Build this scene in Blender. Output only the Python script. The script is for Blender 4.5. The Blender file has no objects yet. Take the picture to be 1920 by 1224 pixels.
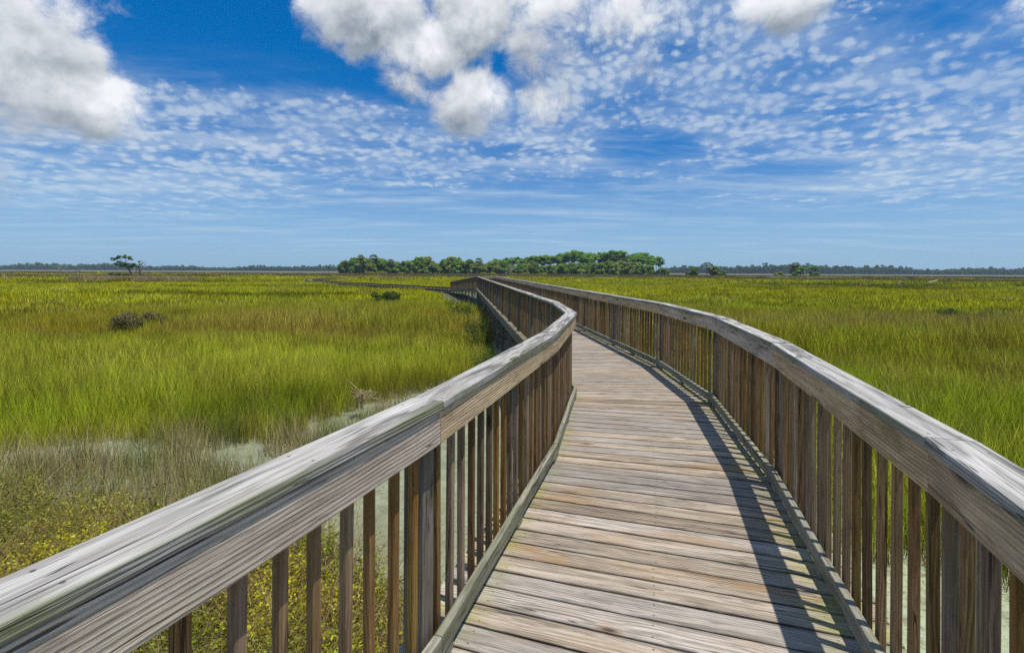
import bpy, math, random
import numpy as np
from mathutils import Vector, Matrix
random.seed(7); RNG = np.random.default_rng(11)
R = math.radians
S = bpy.context.scene
COL = S.collection
H = 1.585            # eye height above the deck (deck top = z 0)
GZ = -1.6            # marsh floor

# ------------------------------------------------------------------ object helpers
def tag(o, label=None, cat=None, group=None, kind=None):
    if label: o['label'] = label
    if cat: o['category'] = cat
    if group: o['group'] = group
    if kind: o['kind'] = kind
    return o

def empty(name, loc=(0, 0, 0), parent=None):
    o = bpy.data.objects.new(name, None); o.empty_display_size = .2
    COL.objects.link(o); o.location = loc
    if parent: o.parent = parent
    return o

class MB:
    """collects shapes into one mesh; wp = position in the board's own frame, seed = one number per board"""
    def __init__(s): s.v = []; s.f = []; s.wp = []; s.sd = []; s.smooth = False
    def add(s, vs, fs, wp=None, seed=0.0):
        n = len(s.v); s.v += [tuple(v) for v in vs]
        s.f += [tuple(n + i for i in f) for f in fs]
        s.wp += [tuple(w) for w in (wp if wp is not None else vs)]
        s.sd += [seed] * len(vs)
    def build(s, name, mat, parent=None):
        me = bpy.data.meshes.new(name); me.from_pydata(s.v, [], s.f)
        a = me.attributes.new('wp', 'FLOAT_VECTOR', 'POINT'); a.data.foreach_set('vector', np.array(s.wp, 'f').ravel())
        a = me.attributes.new('seed', 'FLOAT', 'POINT'); a.data.foreach_set('value', np.array(s.sd, 'f'))
        if s.smooth: me.polygons.foreach_set('use_smooth', [True] * len(me.polygons))
        me.materials.append(mat); me.update()
        o = bpy.data.objects.new(name, me); COL.objects.link(o)
        if parent: o.parent = parent
        return o

def profile(u0, u1, z0, z1, r, k=2):
    pts = []
    for cx, cz, a0 in ((u1 - r, z1 - r, 0), (u0 + r, z1 - r, 90), (u0 + r, z0 + r, 180), (u1 - r, z0 + r, 270)):
        for i in range(k + 1):
            a = R(a0 + 90 * i / k); pts.append((cx + r * math.cos(a), cz + r * math.sin(a)))
    return pts

def loft(mb, rings, wps, seed):
    """rings: list of lists of 3-D points (same count), capped"""
    n = len(rings[0]); vs = [p for ring in rings for p in ring]; wp = [p for ring in wps for p in ring]
    fs = []
    for i in range(len(rings) - 1):
        for j in range(n):
            k = (j + 1) % n
            fs.append((i * n + j, i * n + k, (i + 1) * n + k, (i + 1) * n + j))
    fs.append(tuple(range(n))[::-1]); m = (len(rings) - 1) * n; fs.append(tuple(range(m, m + n)))
    mb.add(vs, fs, wp, seed)

def seg_board(mb, A, B, mA, mB, u0, u1, z0, z1, r=.005, gap=.0015, k=2, parts=5, wob=.0012):
    """a board between two path points; mA / mB are the mitre directions (outward) at its ends"""
    A = Vector(A); B = Vector(B); d = (B - A); L = d.length; d.normalize()
    seed = random.random(); pr = profile(u0, u1, z0, z1, r, k)
    rings = []; wps = []; ph = random.uniform(0, 6); ph2 = random.uniform(0, 6)
    for i in range(parts + 1):
        t = i / parts; P = A.lerp(B, t) + d * (gap * (1 - 2 * t)); m = mA.lerp(mB, t)
        du = wob * math.sin(ph + 5 * t); dz = wob * math.sin(ph2 + 4 * t)
        rings.append([P + m * (u + du) + Vector((0, 0, z + dz)) for u, z in pr])
        wps.append([((P - A).dot(d), u, z) for u, z in pr])
    loft(mb, rings, wps, seed)

def stick(mb, base, top, ax, w, t, r=.003, k=1, seed=None, lean=(0, 0)):
    """an upright square timber: ax = unit vector along its width w; t = thickness across"""
    base = Vector(base); top = Vector(top); ax = Vector(ax); ay = Vector((-ax.y, ax.x, 0)); L = (top - base).length
    pr = profile(-w / 2, w / 2, -t / 2, t / 2, r, k); seed = random.random() if seed is None else seed
    lv = Vector((lean[0], lean[1], 0))
    rings = [[base + ax * a + ay * b for a, b in pr], [top + lv + ax * a + ay * b for a, b in pr]]
    wps = [[(0, a, b) for a, b in pr], [(L, a, b) for a, b in pr]]
    loft(mb, rings, wps, seed)

# ------------------------------------------------------------------ node helpers
class N:
    """wraps a socket so that sums and products read as formulas"""
    T = None
    def __init__(s, sock): s.s = sock
    @staticmethod
    def node(kind, **kw):
        n = N.T.nodes.new(kind)
        for k, v in kw.items(): setattr(n, k, v)
        return n
    @staticmethod
    def put(sock, v):
        if isinstance(v, N): N.T.links.new(v.s, sock)
        elif v is not None: sock.default_value = v
    def _m(a, op, b=None, c=None, clamp=False):
        n = N.node('ShaderNodeMath', operation=op, use_clamp=clamp)
        N.put(n.inputs[0], a); N.put(n.inputs[1], b)
        if c is not None: N.put(n.inputs[2], c)
        return N(n.outputs[0])
    def __add__(a, b): return N._m(a, 'ADD', b)
    __radd__ = __add__
    def __sub__(a, b): return N._m(a, 'SUBTRACT', b)
    def __rsub__(a, b): return N._m(b, 'SUBTRACT', a)
    def __mul__(a, b): return N._m(a, 'MULTIPLY', b)
    __rmul__ = __mul__
    def __truediv__(a, b): return N._m(a, 'DIVIDE', b)
    def __rtruediv__(a, b): return N._m(b, 'DIVIDE', a)
    def __pow__(a, b): return N._m(a, 'POWER', b)
def fmax(a, b): return N._m(a, 'MAXIMUM', b)
def fmin(a, b): return N._m(a, 'MINIMUM', b)
def fsin(a): return N._m(a, 'SINE')
def fract(a): return N._m(a, 'FRACT')
def fexp(a): return N._m(a, 'EXPONENT')
def fsqrt(a): return N._m(a, 'SQRT')
def fabs(a): return N._m(a, 'ABSOLUTE')
def step(a, lo, hi, o0=0.0, o1=1.0):
    n = N.node('ShaderNodeMapRange', interpolation_type='SMOOTHSTEP')
    N.put(n.inputs['Value'], a); N.put(n.inputs['From Min'], lo); N.put(n.inputs['From Max'], hi)
    N.put(n.inputs['To Min'], o0); N.put(n.inputs['To Max'], o1); return N(n.outputs[0])
def comb(x, y, z):
    n = N.node('ShaderNodeCombineXYZ')
    for i, v in enumerate((x, y, z)): N.put(n.inputs[i], v)
    return N(n.outputs[0])
def sep(v):
    n = N.node('ShaderNodeSeparateXYZ'); N.put(n.inputs[0], v); return [N(o) for o in n.outputs]
def noise(v, scale, detail=2.0, rough=.5, dist=0.0, w=None):
    n = N.node('ShaderNodeTexNoise', noise_dimensions='4D' if w is not None else '3D'); N.put(n.inputs['Vector'], v)
    if w is not None: N.put(n.inputs['W'], w)
    n.inputs['Scale'].default_value = scale; n.inputs['Detail'].default_value = detail
    n.inputs['Roughness'].default_value = rough; n.inputs['Distortion'].default_value = dist
    return N(n.outputs['Fac'])
def mix(f, a, b, mode='MIX'):
    n = N.node('ShaderNodeMix', data_type='RGBA', blend_type=mode)
    N.put(n.inputs[0], f)
    for i, v in ((6, a), (7, b)):
        N.put(n.inputs[i], v if isinstance(v, N) else (tuple(v) + (1,))[:4])
    return N(n.outputs[2])
def attr(name, kind='GEOMETRY', out='Fac'):
    n = N.node('ShaderNodeAttribute', attribute_name=name, attribute_type=kind); return N(n.outputs[out])
def vmul(v, x, y, z):
    a = sep(v); return comb(a[0] * x, a[1] * y, a[2] * z)
def new_mat(name):
    m = bpy.data.materials.new(name); m.use_nodes = True; N.T = m.node_tree
    b = m.node_tree.nodes['Principled BSDF']; b.inputs['Specular IOR Level'].default_value = .25
    return m, b
def bump(b, h, strength, dist):
    n = N.node('ShaderNodeBump'); n.inputs['Strength'].default_value = strength; n.inputs['Distance'].default_value = dist
    N.put(n.inputs['Height'], h); N.T.links.new(n.outputs[0], b.inputs['Normal'])

def wood(name, light, mid, dark, warm, warm_amt=.3, green=0.0, ring_amt=.55, var=.35, rough=.8, fine=True, pitch=.0095, algae=None, nails=None, early_amt=.25, edge=0.0, wr=(7.0, 55.0), moss=False):
    """weathered softwood: growth rings, knots, checks, stains, patches of algae"""
    m, b = new_mat(name)
    seed = attr('seed'); x, y, z = sep(attr('wp', out='Vector'))
    s1 = fract(seed * 17.31); s2 = fract(seed * 57.17); s3 = fract(seed * 113.7)
    P = comb(x + seed * 41.0, y + s1 * 9.0, z + s2 * 9.0)
    # knots
    kv = N.node('ShaderNodeTexVoronoi', voronoi_dimensions='3D', feature='F1'); N.put(kv.inputs['Vector'], vmul(P, 1.7, 5.0, 5.0)); kv.inputs['Scale'].default_value = 1.0
    kr = sep(N(kv.outputs['Color']))[0]; on = step(kr, .48, .50)
    kd = N(kv.outputs['Distance']) + (1.0 - on) * 1.0
    push = fexp(kd * -9.0)
    knot = step(kd, .16, .07)
    # rings about a pith line beside the board
    lowf = noise(vmul(P, .45, 1.6, 1.6), 1.0, 3.0, .55) - .5
    cu = (s1 - .5) * .12; cv = s2 * -.04 - .012
    a1 = y - cu + lowf * .17; a2 = z - cv + (s3 - .5) * .02 + (noise(vmul(P, .8, 2.0, 2.0), 1.0, 2.0) - .5) * .05
    rr = fsqrt(a1 * a1 + a2 * a2) + push * .03 + (noise(vmul(P, 2.2, 16.0, 16.0), 1.0, 3.0, .6) - .5) * .016
    ph = fract(rr / pitch)
    amt = step(noise(vmul(P, 1.2, 5.0, 5.0), 1.0, 2.0), .32, .62, .06, 1.0)
    late = step(ph, .30, .80) * step(ph, 1.0, .86) * amt
    early = step(ph, .05, .25) * step(ph, .6, .35) * amt
    streak = noise(vmul(P, 5.0, 120.0, 120.0), 1.0, 4.0, .65)
    silver = noise(vmul(P, 1.6, 30.0, 30.0), 1.0, 4.0, .68)
    blot = noise(vmul(P, 1.6, 7.0, 7.0), 1.0, 4.0, .65)
    wear = noise(vmul(P, wr[0], wr[1], wr[1]), 1.0, 4.0, .7)
    crk = noise(vmul(P, 1.1, 34.0, 34.0), 1.0, 2.0, .5)
    check = step(fabs(crk - .5), .016, .004) * step(noise(vmul(P, .9, 11.0, 11.0), 1.0, 2.0), .50, .60)
    c = mix(step(silver, .36, .62), mid, light)
    c = mix(late * ring_amt, c, dark)
    c = mix(early * early_amt, c, tuple(min(1, v * 1.35) for v in light))
    c = mix(step(streak, .52, .74) * .45, c, dark)
    c = mix(step(wear, .53, .70) * .55, c, dark)
    c = mix(step(wear, .45, .30) * .45, c, tuple(min(1, v * 1.25) for v in light))
    c = mix(fmin(step(blot, .48, .68) * warm_amt * 1.6 * s3, 1.0), c, warm)
    c = mix(step(blot, .42, .24) * .45, c, mid)
    c = mix(check * .85, c, tuple(v * .4 for v in dark))
    if edge: c = mix(step(fabs(y), .050, .070) * step(wear, .25, .6) * edge, c, tuple(v * .7 for v in dark))
    c = mix(knot * .8, c, tuple(v * .6 for v in warm))
    c = mix(step(kd, .08, .03) * .85, c, tuple(v * .35 for v in dark))
    if nails:
        fx = fabs(fract((x - nails[0]) / nails[1] + .5) - .5) * nails[1]; fy = fabs(fabs(y - nails[2]) - nails[3])
        nd = fsqrt(fx * fx + fy * fy); c = mix(step(nd, .0065, .003) * .8, c, (.05, .04, .035))
    if moss:
        mo = fmax(step(x, 1.58, 1.86), step(x, .34, .20) * .7) * step(noise(vmul(P, 4.0, 11.0, 11.0), 1.0, 4.0, .65), .36, .62)
        c = mix(mo * .62, c, (.27, .29, .075))
    if green:
        g = noise(vmul(P, 2.0, 9.0, 9.0), 1.0, 3.0, .65)
        gm = step(g, .46, .68) * green
        if algae: gm = fmin(gm + step(g, .36, .60) * algae(x, y, z), 1.0)
        c = mix(gm, c, (.155, .175, .055))
    # value differs from board to board
    v = (s2 - .5) * var + 1.0
    hs = N.node('ShaderNodeHueSaturation'); N.put(hs.inputs['Color'], c); N.put(hs.inputs['Value'], v); N.put(hs.inputs['Saturation'], s1 * .5 + .75)
    N.T.links.new(hs.outputs[0], b.inputs['Base Color'])
    b.inputs['Roughness'].default_value = rough
    bump(b, late * .35 + streak * .5 + wear * .3 - check * 1.6 + knot * .4 + blot * .3, .8, .005)
    return m

M = {}
edge_green = lambda x, y, z: fmax(step(y, .012, .0), 0.0) * .55
M['cap'] = wood('wood_cap', (.50, .475, .435), (.285, .265, .235), (.085, .078, .07), (.25, .19, .13), .15, .10, .75, .16, algae=edge_green, pitch=.011, early_amt=.35, wr=(2.6, 85.0), nails=(.045, .56, .071, .042))
M['fascia'] = wood('wood_fascia', (.70, .545, .36), (.45, .335, .22), (.15, .108, .075), (.26, .18, .10), .5, .25, .30, .3, pitch=.014, early_amt=.5)
M['toe'] = wood('wood_toe', (.36, .345, .26), (.22, .21, .15), (.085, .08, .055), (.2, .15, .08), .2, .38, .35, .2)
M['deck'] = wood('wood_deck', (.455, .39, .315), (.26, .215, .165), (.105, .083, .062), (.36, .225, .115), .38, .04, .6, .40, nails=(.26, .76, 0.0, .036), pitch=.012, edge=.6, moss=True)
M['bal'] = wood('wood_baluster', (.31, .195, .10), (.17, .098, .045), (.05, .028, .014), (.24, .125, .055), .6, .25, .5, .8)
M['dark'] = wood('wood_dark', (.16, .115, .075), (.10, .07, .045), (.04, .03, .02), (.16, .10, .05), .4, .2, .4, .3)
M['post'] = wood('wood_post', (.26, .215, .17), (.15, .12, .09), (.055, .042, .032), (.2, .13, .07), .4, .25, .45, .3)

# ------------------------------------------------------------------ the raised boardwalk
def run(P0, P1, n):
    P0 = Vector(P0); P1 = Vector(P1); return [P0.lerp(P1, (i + 1) / n) for i in range(n)]
def back(P, ang, L): return Vector((P[0] - L * math.sin(R(ang)), P[1] - L * math.cos(R(ang)), 0))
NE, NA = 15, 9
Lp = [Vector((-.27, 1.95, 0)), Vector((.395, 4.15, 0)), Vector((.82, 6.15, 0)), Vector((.80, 8.2, 0))]
Rp = [Vector((1.305, 1.55, 0)), Vector((1.915, 3.62, 0)), Vector((2.36, 5.80, 0)), Vector((2.41, 8.05, 0))]
a = back(Lp[0], 20.8, 2.4); Lp = [back(a, 25, 2.2), a] + Lp
a = back(Rp[0], 20.8, 2.4); Rp = [back(a, 25, 2.5), a] + Rp
Lp += run(Lp[-1], (-3.01, 43.9, 0), NE); Rp += run(Rp[-1], (-1.56, 45.3, 0), NE)
Lp += run(Lp[-1], (-8.35, 67.0, -1.04), NA); Rp += run(Rp[-1], (-6.76, 67.4, -1.04), NA)

def mitres(path, side):
    """outward mitre vector at each path point (side -1 = left rail, +1 = right rail)"""
    nrm = []
    for i in range(len(path) - 1):
        d = path[i + 1] - path[i]; d.z = 0; d.normalize(); nrm.append(Vector((d.y, -d.x, 0)) * side)
    ms = []
    for i in range(len(path)):
        n0 = nrm[max(i - 1, 0)]; n1 = nrm[min(i, len(nrm) - 1)]; m = (n0 + n1).normalized()
        ms.append(m / max(m.dot(n1), .5))
    return nrm, ms

walk = empty('boardwalk', (0.5, 3, 0))
tag(walk, 'raised grey wooden boardwalk with slatted railings on both sides, bending across the marsh', 'boardwalk')
CAPZ = 1.067
inv = Matrix.Translation((-.5, -3, 0))
def part(mb, name, mat, parent):
    o = mb.build(name, mat, parent); return o
def railing(path, side, label):
    rl = empty('railing', (-.5, -3, 0), walk); rl['label'] = label
    nrm, ms = mitres(path, side); nb = 0; rest = MB(); nbl = 0; restb = MB()
    for i in range(len(path) - 1):
        A, B = path[i], path[i + 1]; d = (B - A).normalized(); L = (B - A).length
        near = i < 6; k = 3 if near else 1
        jz = (0, .003, -.001, .002, 0)[i % 5]
        mb = MB(); seg_board(mb, A, B, ms[i], ms[i + 1], 0, .142, CAPZ - .038 + jz, CAPZ + jz, .007, .0052, k); part(mb, 'top_rail', M['cap'], rl)
        mb = MB(); seg_board(mb, A, B, ms[i], ms[i + 1], .011, .058, CAPZ - .175, CAPZ - .0385, .004, .0024, k); part(mb, 'side_rail', M['fascia'], rl)
        mb = MB(); seg_board(mb, A, B, ms[i], ms[i + 1], 0, .038, .042, .131, .007, .001, k); part(mb, 'toe_board', M['toe'], rl)
        # blocks that lift the toe board
        if near:
            for t in (.03, .5, .97):
                mb = MB(); P = A + d * (L * t); seg_board(mb, P - d * .05, P + d * .05, nrm[i], nrm[i], .003, .035, .001, .0415, .003, 0, 1, 1); part(mb, 'toe_block', M['toe'], rl)
        # balusters
        s = .10
        while s < L - .05:
            P = A + d * s + nrm[i] * (.0590 + .0145); h0 = .004; h1 = CAPZ - .042
            far = nb >= 100; mb = rest if far else MB()
            stick(mb, P + Vector((0, 0, h0)), P + Vector((0, 0, h1)), Vector((d.x, d.y, 0)).normalized(), random.uniform(.031, .036), .029, .003, 1, None, (random.uniform(-.006, .006), random.uniform(-.004, .004)))
            if not far: part(mb, 'baluster', M['bal'], rl)
            nb += 1; s += .1295 + random.uniform(-.008, .008)
        # post on the ground
        if i:
            mb = MB(); P = A + ms[i] * (.0625 + .0445); h = (nrm[i] + nrm[i - 1]).normalized()
            stick(mb, Vector((P.x, P.y, GZ - .6)), P + Vector((0, 0, CAPZ - .0395)), Vector((h.y, -h.x, 0)), .089, .089, .005, 2); part(mb, 'post', M['post'], rl)
    o = part(rest, 'baluster', M['bal'], rl); o['kind'] = 'stuff'; o['label'] = 'far brown balusters of this railing'
    # edge beams under the deck
    for i in range(len(path) - 1):
        mb = MB(); seg_board(mb, path[i], path[i + 1], ms[i], ms[i + 1], .156, .194, -.285, -.0415, .004, .001, 1); o = part(mb, 'edge_beam', M['post'], walk); o.location = (-.5, -3, 0)
        mb = MB(); seg_board(mb, path[i], path[i + 1], ms[i], ms[i + 1], -.46, -.42, -.285, -.0415, .004, .001, 1); o = part(mb, 'stringer', M['post'], walk); o.location = (-.5, -3, 0)
railing(Lp, -1, 'railing on the inner side of the bend, its near top rail sunlit')
railing(Rp, 1, 'railing on the outer side of the bend, casting its shadow on the deck')

# deck boards: a fan of boards square to the walk
def at(path, t):
    i = min(int(t), len(path) - 2); return path[i].lerp(path[i + 1], t - i)
mid = [(a + b) / 2 for a, b in zip(Lp, Rp)]
hd = []
for i in range(len(mid) - 1):
    d = mid[i + 1] - mid[i]; hd.append(math.atan2(d.x, d.y))
def heading(t):
    i = min(int(t), len(hd) - 1); f = t - i
    j0 = (hd[max(i - 1, 0)] + hd[i]) / 2; j1 = (hd[i] + hd[min(i + 1, len(hd) - 1)]) / 2
    if f < .3: return j0 + (hd[i] - j0) * f / .3
    if f > .7: return hd[i] + (j1 - hd[i]) * (f - .7) / .3
    return hd[i]
def off(path, side, u):
    n, m = mitres(path, side); return [p + q * u for p, q in zip(path, m)]
LO, RO = off(Lp, -1, .215), off(Rp, 1, .215)
def hit(c, d, path):
    best = None
    for i in range(len(path) - 1):
        p, q = path[i], path[i + 1]; e = q - p; den = d.x * e.y - d.y * e.x
        if abs(den) < 1e-9: continue
        w = p - c; s = (w.x * e.y - w.y * e.x) / den; t = (w.x * d.y - w.y * d.x) / den
        if -.001 <= t <= 1.001 and 0 < s < 2.5 and (best is None or s < best): best = s
    return best if best is not None else 1.0
cuts = []; t = 0.02
while t < len(mid) - 1:
    i = min(int(t), len(mid) - 2); cuts.append(t); t += .1447 / (mid[i + 1] - mid[i]).length
def cutline(t):
    c = at(mid, t); h = heading(t); d = Vector((math.cos(h), -math.sin(h), 0))
    c2 = Vector((c.x, c.y, 0))
    return c + d * hit(c2, d, RO), c - d * hit(c2, -d, LO)
lines = [cutline(t) for t in cuts]
rest = MB(); nb = 0; first = 6
for i in range(len(lines) - 1):
    (r0, l0), (r1, l1) = lines[i], lines[i + 1]
    far = not (first <= i < first + 100); mb = rest if far else MB()
    g = random.uniform(.0044, .0074); dz0 = random.uniform(-.0018, .0018); dz1 = random.uniform(-.0018, .0018); sd = random.random()
    L = (r0 - l0).length; fr = (l1 - l0).normalized(); e0 = random.uniform(-.012, .008); e1 = random.uniform(-.012, .008)
    ax = (r0 - l0).normalized(); rings = []; wps = []
    for q in range(5):
        f = q / 4; a0 = l0.lerp(r0, f); a1 = l1.lerp(r1, f); w = (a1 - a0).length; fv = (a1 - a0).normalized()
        sh = ax * (e0 * (1 - f) + e1 * f); cup = .0007 * math.sin(q * 2.1 + sd * 9)
        pr = profile(g, w - g, -.0385, 0, .0035, 2)
        rings.append([a0 + sh + fv * u + Vector((0, 0, z + dz0 * (1 - f) + dz1 * f + cup)) for u, z in pr])
        wps.append([(f * L, u - w / 2, z) for u, z in pr])
    loft(mb, rings, wps, sd)
    if not far:
        # two screws at each bearer
        o = part(mb, 'deck_board', M['deck'], walk); o.location = (-.5, -3, 0)
o = part(rest, 'deck_board', M['deck'], walk); o.location = (-.5, -3, 0); o['kind'] = 'stuff'; o['label'] = 'far deck boards of the walk'

# ------------------------------------------------------------------ the low boardwalk beyond the ramp
def smooth_path(pts, n):
    pts = [Vector(p) for p in pts]; out = []
    for i in range(len(pts) - 1):
        p0 = pts[max(i - 1, 0)]; p1 = pts[i]; p2 = pts[i + 1]; p3 = pts[min(i + 2, len(pts) - 1)]
        for k in range(n):
            t = k / n; out.append(.5 * ((2 * p1) + (p2 - p0) * t + (2 * p0 - 5 * p1 + 4 * p2 - p3) * t * t + (3 * p1 - p0 - 3 * p2 + p3) * t ** 3))
    out.append(pts[-1]); return out
ZL = -1.045
cl = smooth_path([(-7.56, 67.3, ZL), (-12, 73.5, ZL), (-22, 84.5, ZL), (-36, 101, ZL), (-48.5, 118, ZL), (-54.5, 137, ZL), (-51, 158, ZL), (-38, 182, ZL), (-18, 205, ZL), (0, 232, ZL)], 8)
n_, m_ = mitres(cl, 1)
low = empty('boardwalk', cl[0]); low.location = (0, 0, 0)
tag(low, 'low boardwalk without railings, curving away from the foot of the ramp through the far marsh', 'boardwalk')
mb = MB(); acc = 0
for i in range(len(cl) - 1):
    L = (cl[i + 1] - cl[i]).length; k = max(1, int(L / .29))
    for q in range(k):
        A = cl[i].lerp(cl[i + 1], q / k); B = cl[i].lerp(cl[i + 1], (q + 1) / k); mA = m_[i].lerp(m_[i + 1], q / k); mB = m_[i].lerp(m_[i + 1], (q + 1) / k)
        seg_board(mb, A, B, mA, mB, -.95, .95, -.038, random.uniform(-.002, .002), .004, .006, 1, 1, 0)
part(mb, 'deck', M['deck'], low)
for sd in (1, -1):
    mk = MB(); mr = MB()
    for i in range(len(cl) - 1):
        mA, mB = m_[i] * sd, m_[i + 1] * sd
        seg_board(mk, cl[i], cl[i + 1], mA, mB, .80, .84, .055, .20, .004, .002, 1, 1, 0)
        seg_board(mr, cl[i], cl[i + 1], mA, mB, .86, .90, -.36, -.04, .004, .002, 1, 1, 0)
        L = (cl[i + 1] - cl[i]).length; d = (cl[i + 1] - cl[i]).normalized(); s = .6
        while s < L:
            P = cl[i] + d * s; seg_board(mk, P, P + d * .35, n_[i] * sd, n_[i] * sd, .805, .835, .003, .0545, .003, 0, 1, 1, 0); s += 1.2
    part(mk, 'kerb_board', M['dark'], low); part(mr, 'edge_beam', M['dark'], low)
for i in range(0, len(cl) - 1, 2):
    for sd in (1, -1):
        mb = MB(); P = cl[i] + m_[i] * (.96 * sd); stick(mb, (P.x, P.y, GZ - .4), (P.x, P.y, ZL - .06), (1, 0, 0), .1, .1, .005); part(mb, 'post', M['post'], low)

# ------------------------------------------------------------------ numpy value noise, marsh zones
def vnoise(x, y, s, seed=0, octv=3):
    out = np.zeros_like(x); amp = 1; tot = 0
    for o in range(octv):
        xs = x / s * 2 ** o + seed * 17.3; ys = y / s * 2 ** o - seed * 9.1
        xi = np.floor(xs).astype(np.int64); yi = np.floor(ys).astype(np.int64); fx = xs - xi; fy = ys - yi
        fx = fx * fx * (3 - 2 * fx); fy = fy * fy * (3 - 2 * fy)
        def h(a, b):
            n = (a * 374761393 + b * 668265263 + (seed + o) * 1442695) & 0x7fffffff
            n = ((n ^ (n >> 13)) * 1274126177) & 0x7fffffff; return ((n ^ (n >> 16)) & 0xffff) / 65535.
        v = (h(xi, yi) * (1 - fx) + h(xi + 1, yi) * fx) * (1 - fy) + (h(xi, yi + 1) * (1 - fx) + h(xi + 1, yi + 1) * fx) * fy
        out += v * amp; tot += amp; amp *= .5
    return out / tot
def sst(x, a, b):
    t = np.clip((x - a) / (b - a), 0, 1); return t * t * (3 - 2 * t)
WP = np.array([(p.x, p.y) for p in mid]); WL = np.array([(p.x, p.y) for p in cl])
def walk_dist(x, y, W=WP):
    best = np.full_like(x, 1e9)
    for i in range(len(W) - 1):
        a, b = W[i], W[i + 1]; e = b - a; t = np.clip(((x - a[0]) * e[0] + (y - a[1]) * e[1]) / (e @ e), 0, 1)
        best = np.minimum(best, np.hypot(x - a[0] - e[0] * t, y - a[1] - e[1] * t))
    return best
def left_of_walk(x, y):
    xs = np.interp(y, WP[:, 1], WP[:, 0]); return x < xs
def shore(x, y):
    """where the cordgrass begins: >0 in the grass"""
    w = vnoise(x, y, 2.6, 3) - .5; wf = vnoise(x, y, .7, 8) - .5
    el = np.where(x < -4.2, 8.75, 8.75 + (x + 4.2) * 2.0)
    left = (y - el) + w * 2.2 + wf * .8
    right = np.hypot(x - .9, y * .9) - 5.7 + w * 1.6 + wf * .8
    return np.where(left_of_walk(x, y), left, right)

def grass_tint(x, y):
    """cordgrass colour by place, as it grows: fresh green, olive and straw stands"""
    d = np.hypot(x, y); L = left_of_walk(x, y)
    n1 = vnoise(x, y * 2.2, 9, 1); n2 = vnoise(x, y * 3.0, 32, 2); n3 = vnoise(x, y, 1.6, 5)
    green = np.array([.31, .405, .032]); yel = np.array([.47, .47, .008]); olive = np.array([.33, .31, .035]); straw = np.array([.44, .36, .13]); deep = np.array([.09, .13, .016])
    y2 = y + (n1 - .5) * 7 + .05 * x
    wy = sst(d, 30, 60) * (.45 + .5 * sst(n2, .35, .62))
    wo = np.where(L, sst(y2, 19, 22.5) * (1 - sst(y2, 34, 46)), sst(y2, 13.5, 17) * (1 - sst(y2, 30, 42))) * (.30 + .55 * sst(n1, .3, .6))
    ws = np.where(L, sst(y2, 20.5, 22.5) * (1 - sst(y2, 25, 29)) * sst(x, -19, -12), sst(y2, 22, 25) * (1 - sst(y2, 30, 34))) * .50 * sst(n1, .25, .55)
    wd = sst(n2, .58, .70) * sst(d, 45, 62) * (1 - sst(d, 125, 170)) * .8 + sst(n1, .66, .78) * .45 * (1 - sst(d, 60, 90))
    wb = sst(d, 195, 225) * (1 - sst(d, 262, 300)) * .9
    pt = sst(vnoise(x, y * 1.7, 4.2, 61), .30, .70)[:, None]; c = (green * (1 - pt) + np.array([.39, .43, .055]) * pt) * (.48 + .62 * n3 + .44 * vnoise(x, y * 1.4, 6.5, 66))[:, None]
    for w, col in ((wy, yel), (wo, olive), (ws, straw), (wd, deep), (wb, np.array([.15, .125, .07]))):
        c = c * (1 - w[:, None]) + col * w[:, None]
    return c

# ------------------------------------------------------------------ grass tufts
def leaf_mat(name, tip=(1.25, 1.15, .8), base=(.55, .5, .45), trans=.35, inst=True, col=None, up=1.4):
    m = bpy.data.materials.new(name); m.use_nodes = True; N.T = m.node_tree; nt = m.node_tree
    for n in list(nt.nodes): nt.nodes.remove(n)
    h = attr('h'); v = attr('seed')
    if inst: c = attr('tint', 'INSTANCER', 'Color')
    else:
        rgb = N.node('ShaderNodeRGB'); rgb.outputs[0].default_value = tuple(col) + (1,); c = N(rgb.outputs[0])
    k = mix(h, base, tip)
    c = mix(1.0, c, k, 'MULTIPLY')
    hs = N.node('ShaderNodeHueSaturation'); N.put(hs.inputs['Color'], c); N.put(hs.inputs['Value'], v * v * .95 + .62); N.put(hs.inputs['Hue'], v * .04 + .48)
    c = N(hs.outputs[0])
    ge = N.node('ShaderNodeNewGeometry'); nx, ny, nz = sep(N(ge.outputs['Normal'])); nv = N.node('ShaderNodeVectorMath', operation='NORMALIZE'); N.put(nv.inputs[0], comb(nx, ny, fabs(nz) + up))
    d = N.node('ShaderNodeBsdfDiffuse'); nt.links.new(nv.outputs[0], d.inputs['Normal']); t = N.node('ShaderNodeBsdfTranslucent'); N.put(d.inputs['Color'], c); N.put(t.inputs['Color'], c)
    mx = N.node('ShaderNodeMixShader'); mx.inputs[0].default_value = trans; nt.links.new(d.outputs[0], mx.inputs[1]); nt.links.new(t.outputs[0], mx.inputs[2])
    o = N.node('ShaderNodeOutputMaterial'); nt.links.new(mx.outputs[0], o.inputs[0])
    return m

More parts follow.
